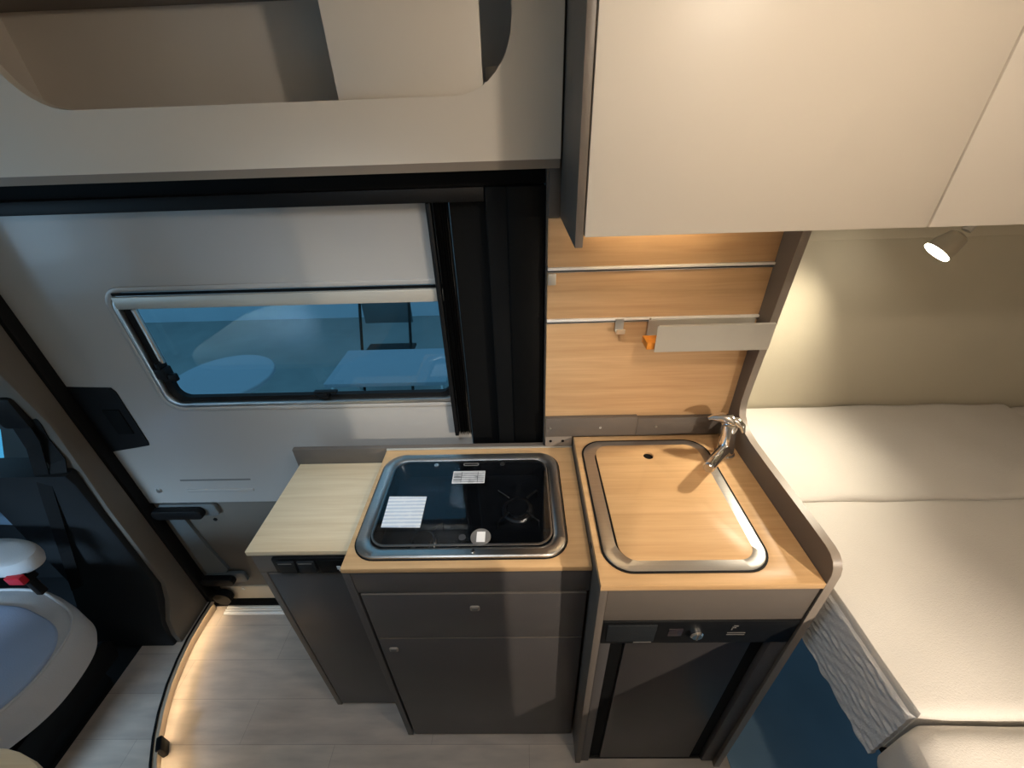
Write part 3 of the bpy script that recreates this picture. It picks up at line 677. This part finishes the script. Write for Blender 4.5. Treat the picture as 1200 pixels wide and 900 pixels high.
# ================================================================== CAB SEAT, BELT, TABLE
seat = thing('cab_seat', (-1.55, .5, .02), 'grey swivelled cab seat with light grey centre', 'seat')
def cushion(name, outline, z0, z1, r, m, parent, dome=0.0, zc=None):
    """soft slab from an outline: rounded top and bottom edges"""
    bm = bmesh.new(); cx = sum(p[0] for p in outline) / len(outline); cy = sum(p[1] for p in outline) / len(outline)
    rings = []
    prof_ = [(r, z0), (r * .3, z0 + r * .3), (0, z0 + r), (0, z1 - r), (r * .1, z1 - r * .5), (r * .35, z1 - r * .18), (r, z1)]
    for ins, z in prof_:
        lp = []
        for x, y in outline:
            dvec = Vector((cx - x, cy - y)); dvec = dvec.normalized() * ins; lp.append(bm.verts.new((x + dvec.x, y + dvec.y, z)))
        rings.append(lp)
    for k in (.72, .42, .15):
        rings.append([bm.verts.new((cx + (x - cx) * k, cy + (y - cy) * k, z1 + dome * (1 - k))) for x, y in outline])
    n = len(outline)
    for a, b in zip(rings, rings[1:]):
        for i in range(n): bm.faces.new((a[i], a[(i + 1) % n], b[(i + 1) % n], b[i]))
    bm.faces.new(rings[0]); bm.faces.new(rings[-1])
    return link(name, bm, m, parent, True)
so_ = []
ctrl = [(-1.80, .70), (-1.66, .735), (-1.50, .735), (-1.39, .70), (-1.31, .66), (-1.265, .61), (-1.245, .54), (-1.245, .46), (-1.275, .39), (-1.34, .32), (-1.5, .27), (-1.75, .27), (-1.83, .38), (-1.84, .55)]
def catmull(ctrl, n=6):
    out = []; L = len(ctrl)
    for i in range(L):
        p0, p1, p2, p3 = (Vector(ctrl[(i + k) % L]) for k in (-1, 0, 1, 2))
        for j in range(n):
            t = j / n
            out.append(tuple(.5 * ((2 * p1) + (-p0 + p2) * t + (2 * p0 - 5 * p1 + 4 * p2 - p3) * t * t + (-p0 + 3 * p1 - 3 * p2 + p3) * t ** 3)))
    return out
so_ = catmull(ctrl)
cu = cushion('seat_cushion', so_, .37, .50, .035, SEATG, seat, .006)
cx_, cy_ = -1.52, .45
inner = [(cx_ + (x - cx_) * .93, .475 + (y - .49) * .80) for x, y in so_]
cushion('centre_insert', inner, .485, .5085, .010, SEATB, cu, .004)['label'] = 'bluish light grey centre'
tube('piping', [Vector((cx_ + (x - cx_) * .955, cy_ + (y - cy_) * .955, .4985)) for x, y in so_ + so_[:1]], .004, SEATG, cu, 8)
box('pedestal', -1.80, -1.47, .24, .68, .02, .33, CABBLK, seat, bev=.02)
box('swivel_plate', -1.78, -1.40, .26, .66, .33, .37, BLACK, seat, bev=.008)
prism('slide_rail', [(.20, .10), (.72, .10), (.74, .16), (.72, .20), (.20, .20)], 'x', -1.468, -1.452, BLACK, seat, bev=.003)
bk2 = catmull([(-1.93, .70), (-1.82, .72), (-1.80, .60), (-1.80, .30), (-1.83, .20), (-1.93, .22), (-1.96, .45)], 5)
cushion('backrest', bk2, .46, 1.10, .04, SEATG, seat, .01)
arm = cushion('armrest', catmull([(-1.82, .765), (-1.60, .80), (-1.47, .785), (-1.415, .745), (-1.44, .70), (-1.55, .69), (-1.80, .68)], 6), .60, .655, .02, SEATG, seat, .004)
box('buckle_stalk', -1.475, -1.455, .705, .725, .50, .60, BLACK, seat, bev=.003)
bk3 = box('buckle', -1.480, -1.435, .690, .725, .575, .612, BLACK, seat, bev=.004)
box('buckle_button', -1.478, -1.432, .683, .7, .585, .615, RED, bk3, bev=.003)['label'] = 'red buckle button'
# safety belt hanging at the pillar
sb = thing('safety_belt', (-1.42, .88, .45), 'black safety belt hanging by the taupe door pillar', 'belt')
ribbon('strap', [(-1.37, .885, 1.14), (-1.355, .88, 1.05), (-1.35, .866, .95), (-1.415, .852, .76), (-1.495, .838, .525), (-1.535, .815, .36)], (.8, .1, .35), .05, .003, SEAL, sb)
ribbon('strap', [(-1.335, .885, 1.02), (-1.345, .882, .95), (-1.335, .875, .88), (-1.345, .86, .83)], (1, .2, .25), .048, .003, SEAL, sb)
box('belt_guide', -1.405, -1.325, .868, .892, 1.0, 1.10, BLACK, sb, bev=.012)
# dinette table
tb = thing('dinette_table', (-1.2, -.15, .04), 'pale beech dinette table with rounded corner beside the cab seat', 'table')
prism('table_top', rrect(-1.70, -.735, -.55, .28, .25, 14), 'z', .695, .72, PALE, tb, bev=.002)
tube('table_leg', [(-1.25, -.2, .053), (-1.25, -.2, .695)], .03, ALU, tb, 20)
disc('table_foot', (-1.25, -.2, .0485), (0, 0, 1), .11, .012, ALU, tb, 28, .004)

# ================================================================== OUTSIDE, SEEN THROUGH THE WINDOWS
struct(box('ground', -9, 5, 1.6, 9, -.53, -.5, GROUND, bev=0))
struct(box('wall_hall', -9, 5, 5.22, 5.3, -.5, 1.6, HALLW, bev=0))
struct(box('ground_daylight', -8, -3.3, 1.7, 3.3, -.4995, -.495, mat('cyan_daylight_sheet', srgb(150, 236, 255), .8), bev=0))  # added sheet, its cyan stands for bright daylight beyond the cab window
def outside_table(x, y, z, kind, label):
    t = thing('outside_table', (x, y, -.5), label, 'table')
    if kind == 'round': disc('top', (x, y, z - .03), (0, 0, 1), .34, .03, TABW, t, 40, .006); w = .0
    else: box('top', x - .42, x + .42, y - .25, y + .25, z - .03, z, TABW, t, bev=.004)
    if kind == 'round':
        tube('leg', [(x, y, -.49), (x, y, z - .03)], .03, ALU, t, 16); disc('foot', (x, y, -.5), (0, 0, 1), .2, .015, ALU, t, 28, .004)
    else:
        for sx in (-.38, .38):
            for sy in (-.21, .21): tube('leg', [(x + sx, y + sy, -.5), (x + sx, y + sy, z - .03)], .015, ALU, t, 10)
outside_table(-2.13, 2.50, .2, 'round', 'white round table outside the sliding door window')
outside_table(-.93, 2.62, .2, 'rect', 'white rectangular folding table outside the sliding door window')
ch = thing('outside_chair', (-1.2, 3.3, -.5), 'dark folding chair outside behind the rectangular table', 'chair')
box('seat', -1.42, -.98, 3.1, 3.5, -.08, -.055, BLACK, ch, bev=.006)
box('backrest', -1.42, -.98, 3.5, 3.52, .15, .42, CABGREY, ch, bev=.006)
for sx in (-1.42, -.98):
    tube('leg', [(sx, 3.05, -.5), (sx, 3.52, .45)], .013, BLACK, ch, 8)
    tube('leg', [(sx, 3.55, -.5), (sx, 3.12, -.07)], .013, BLACK, ch, 8)
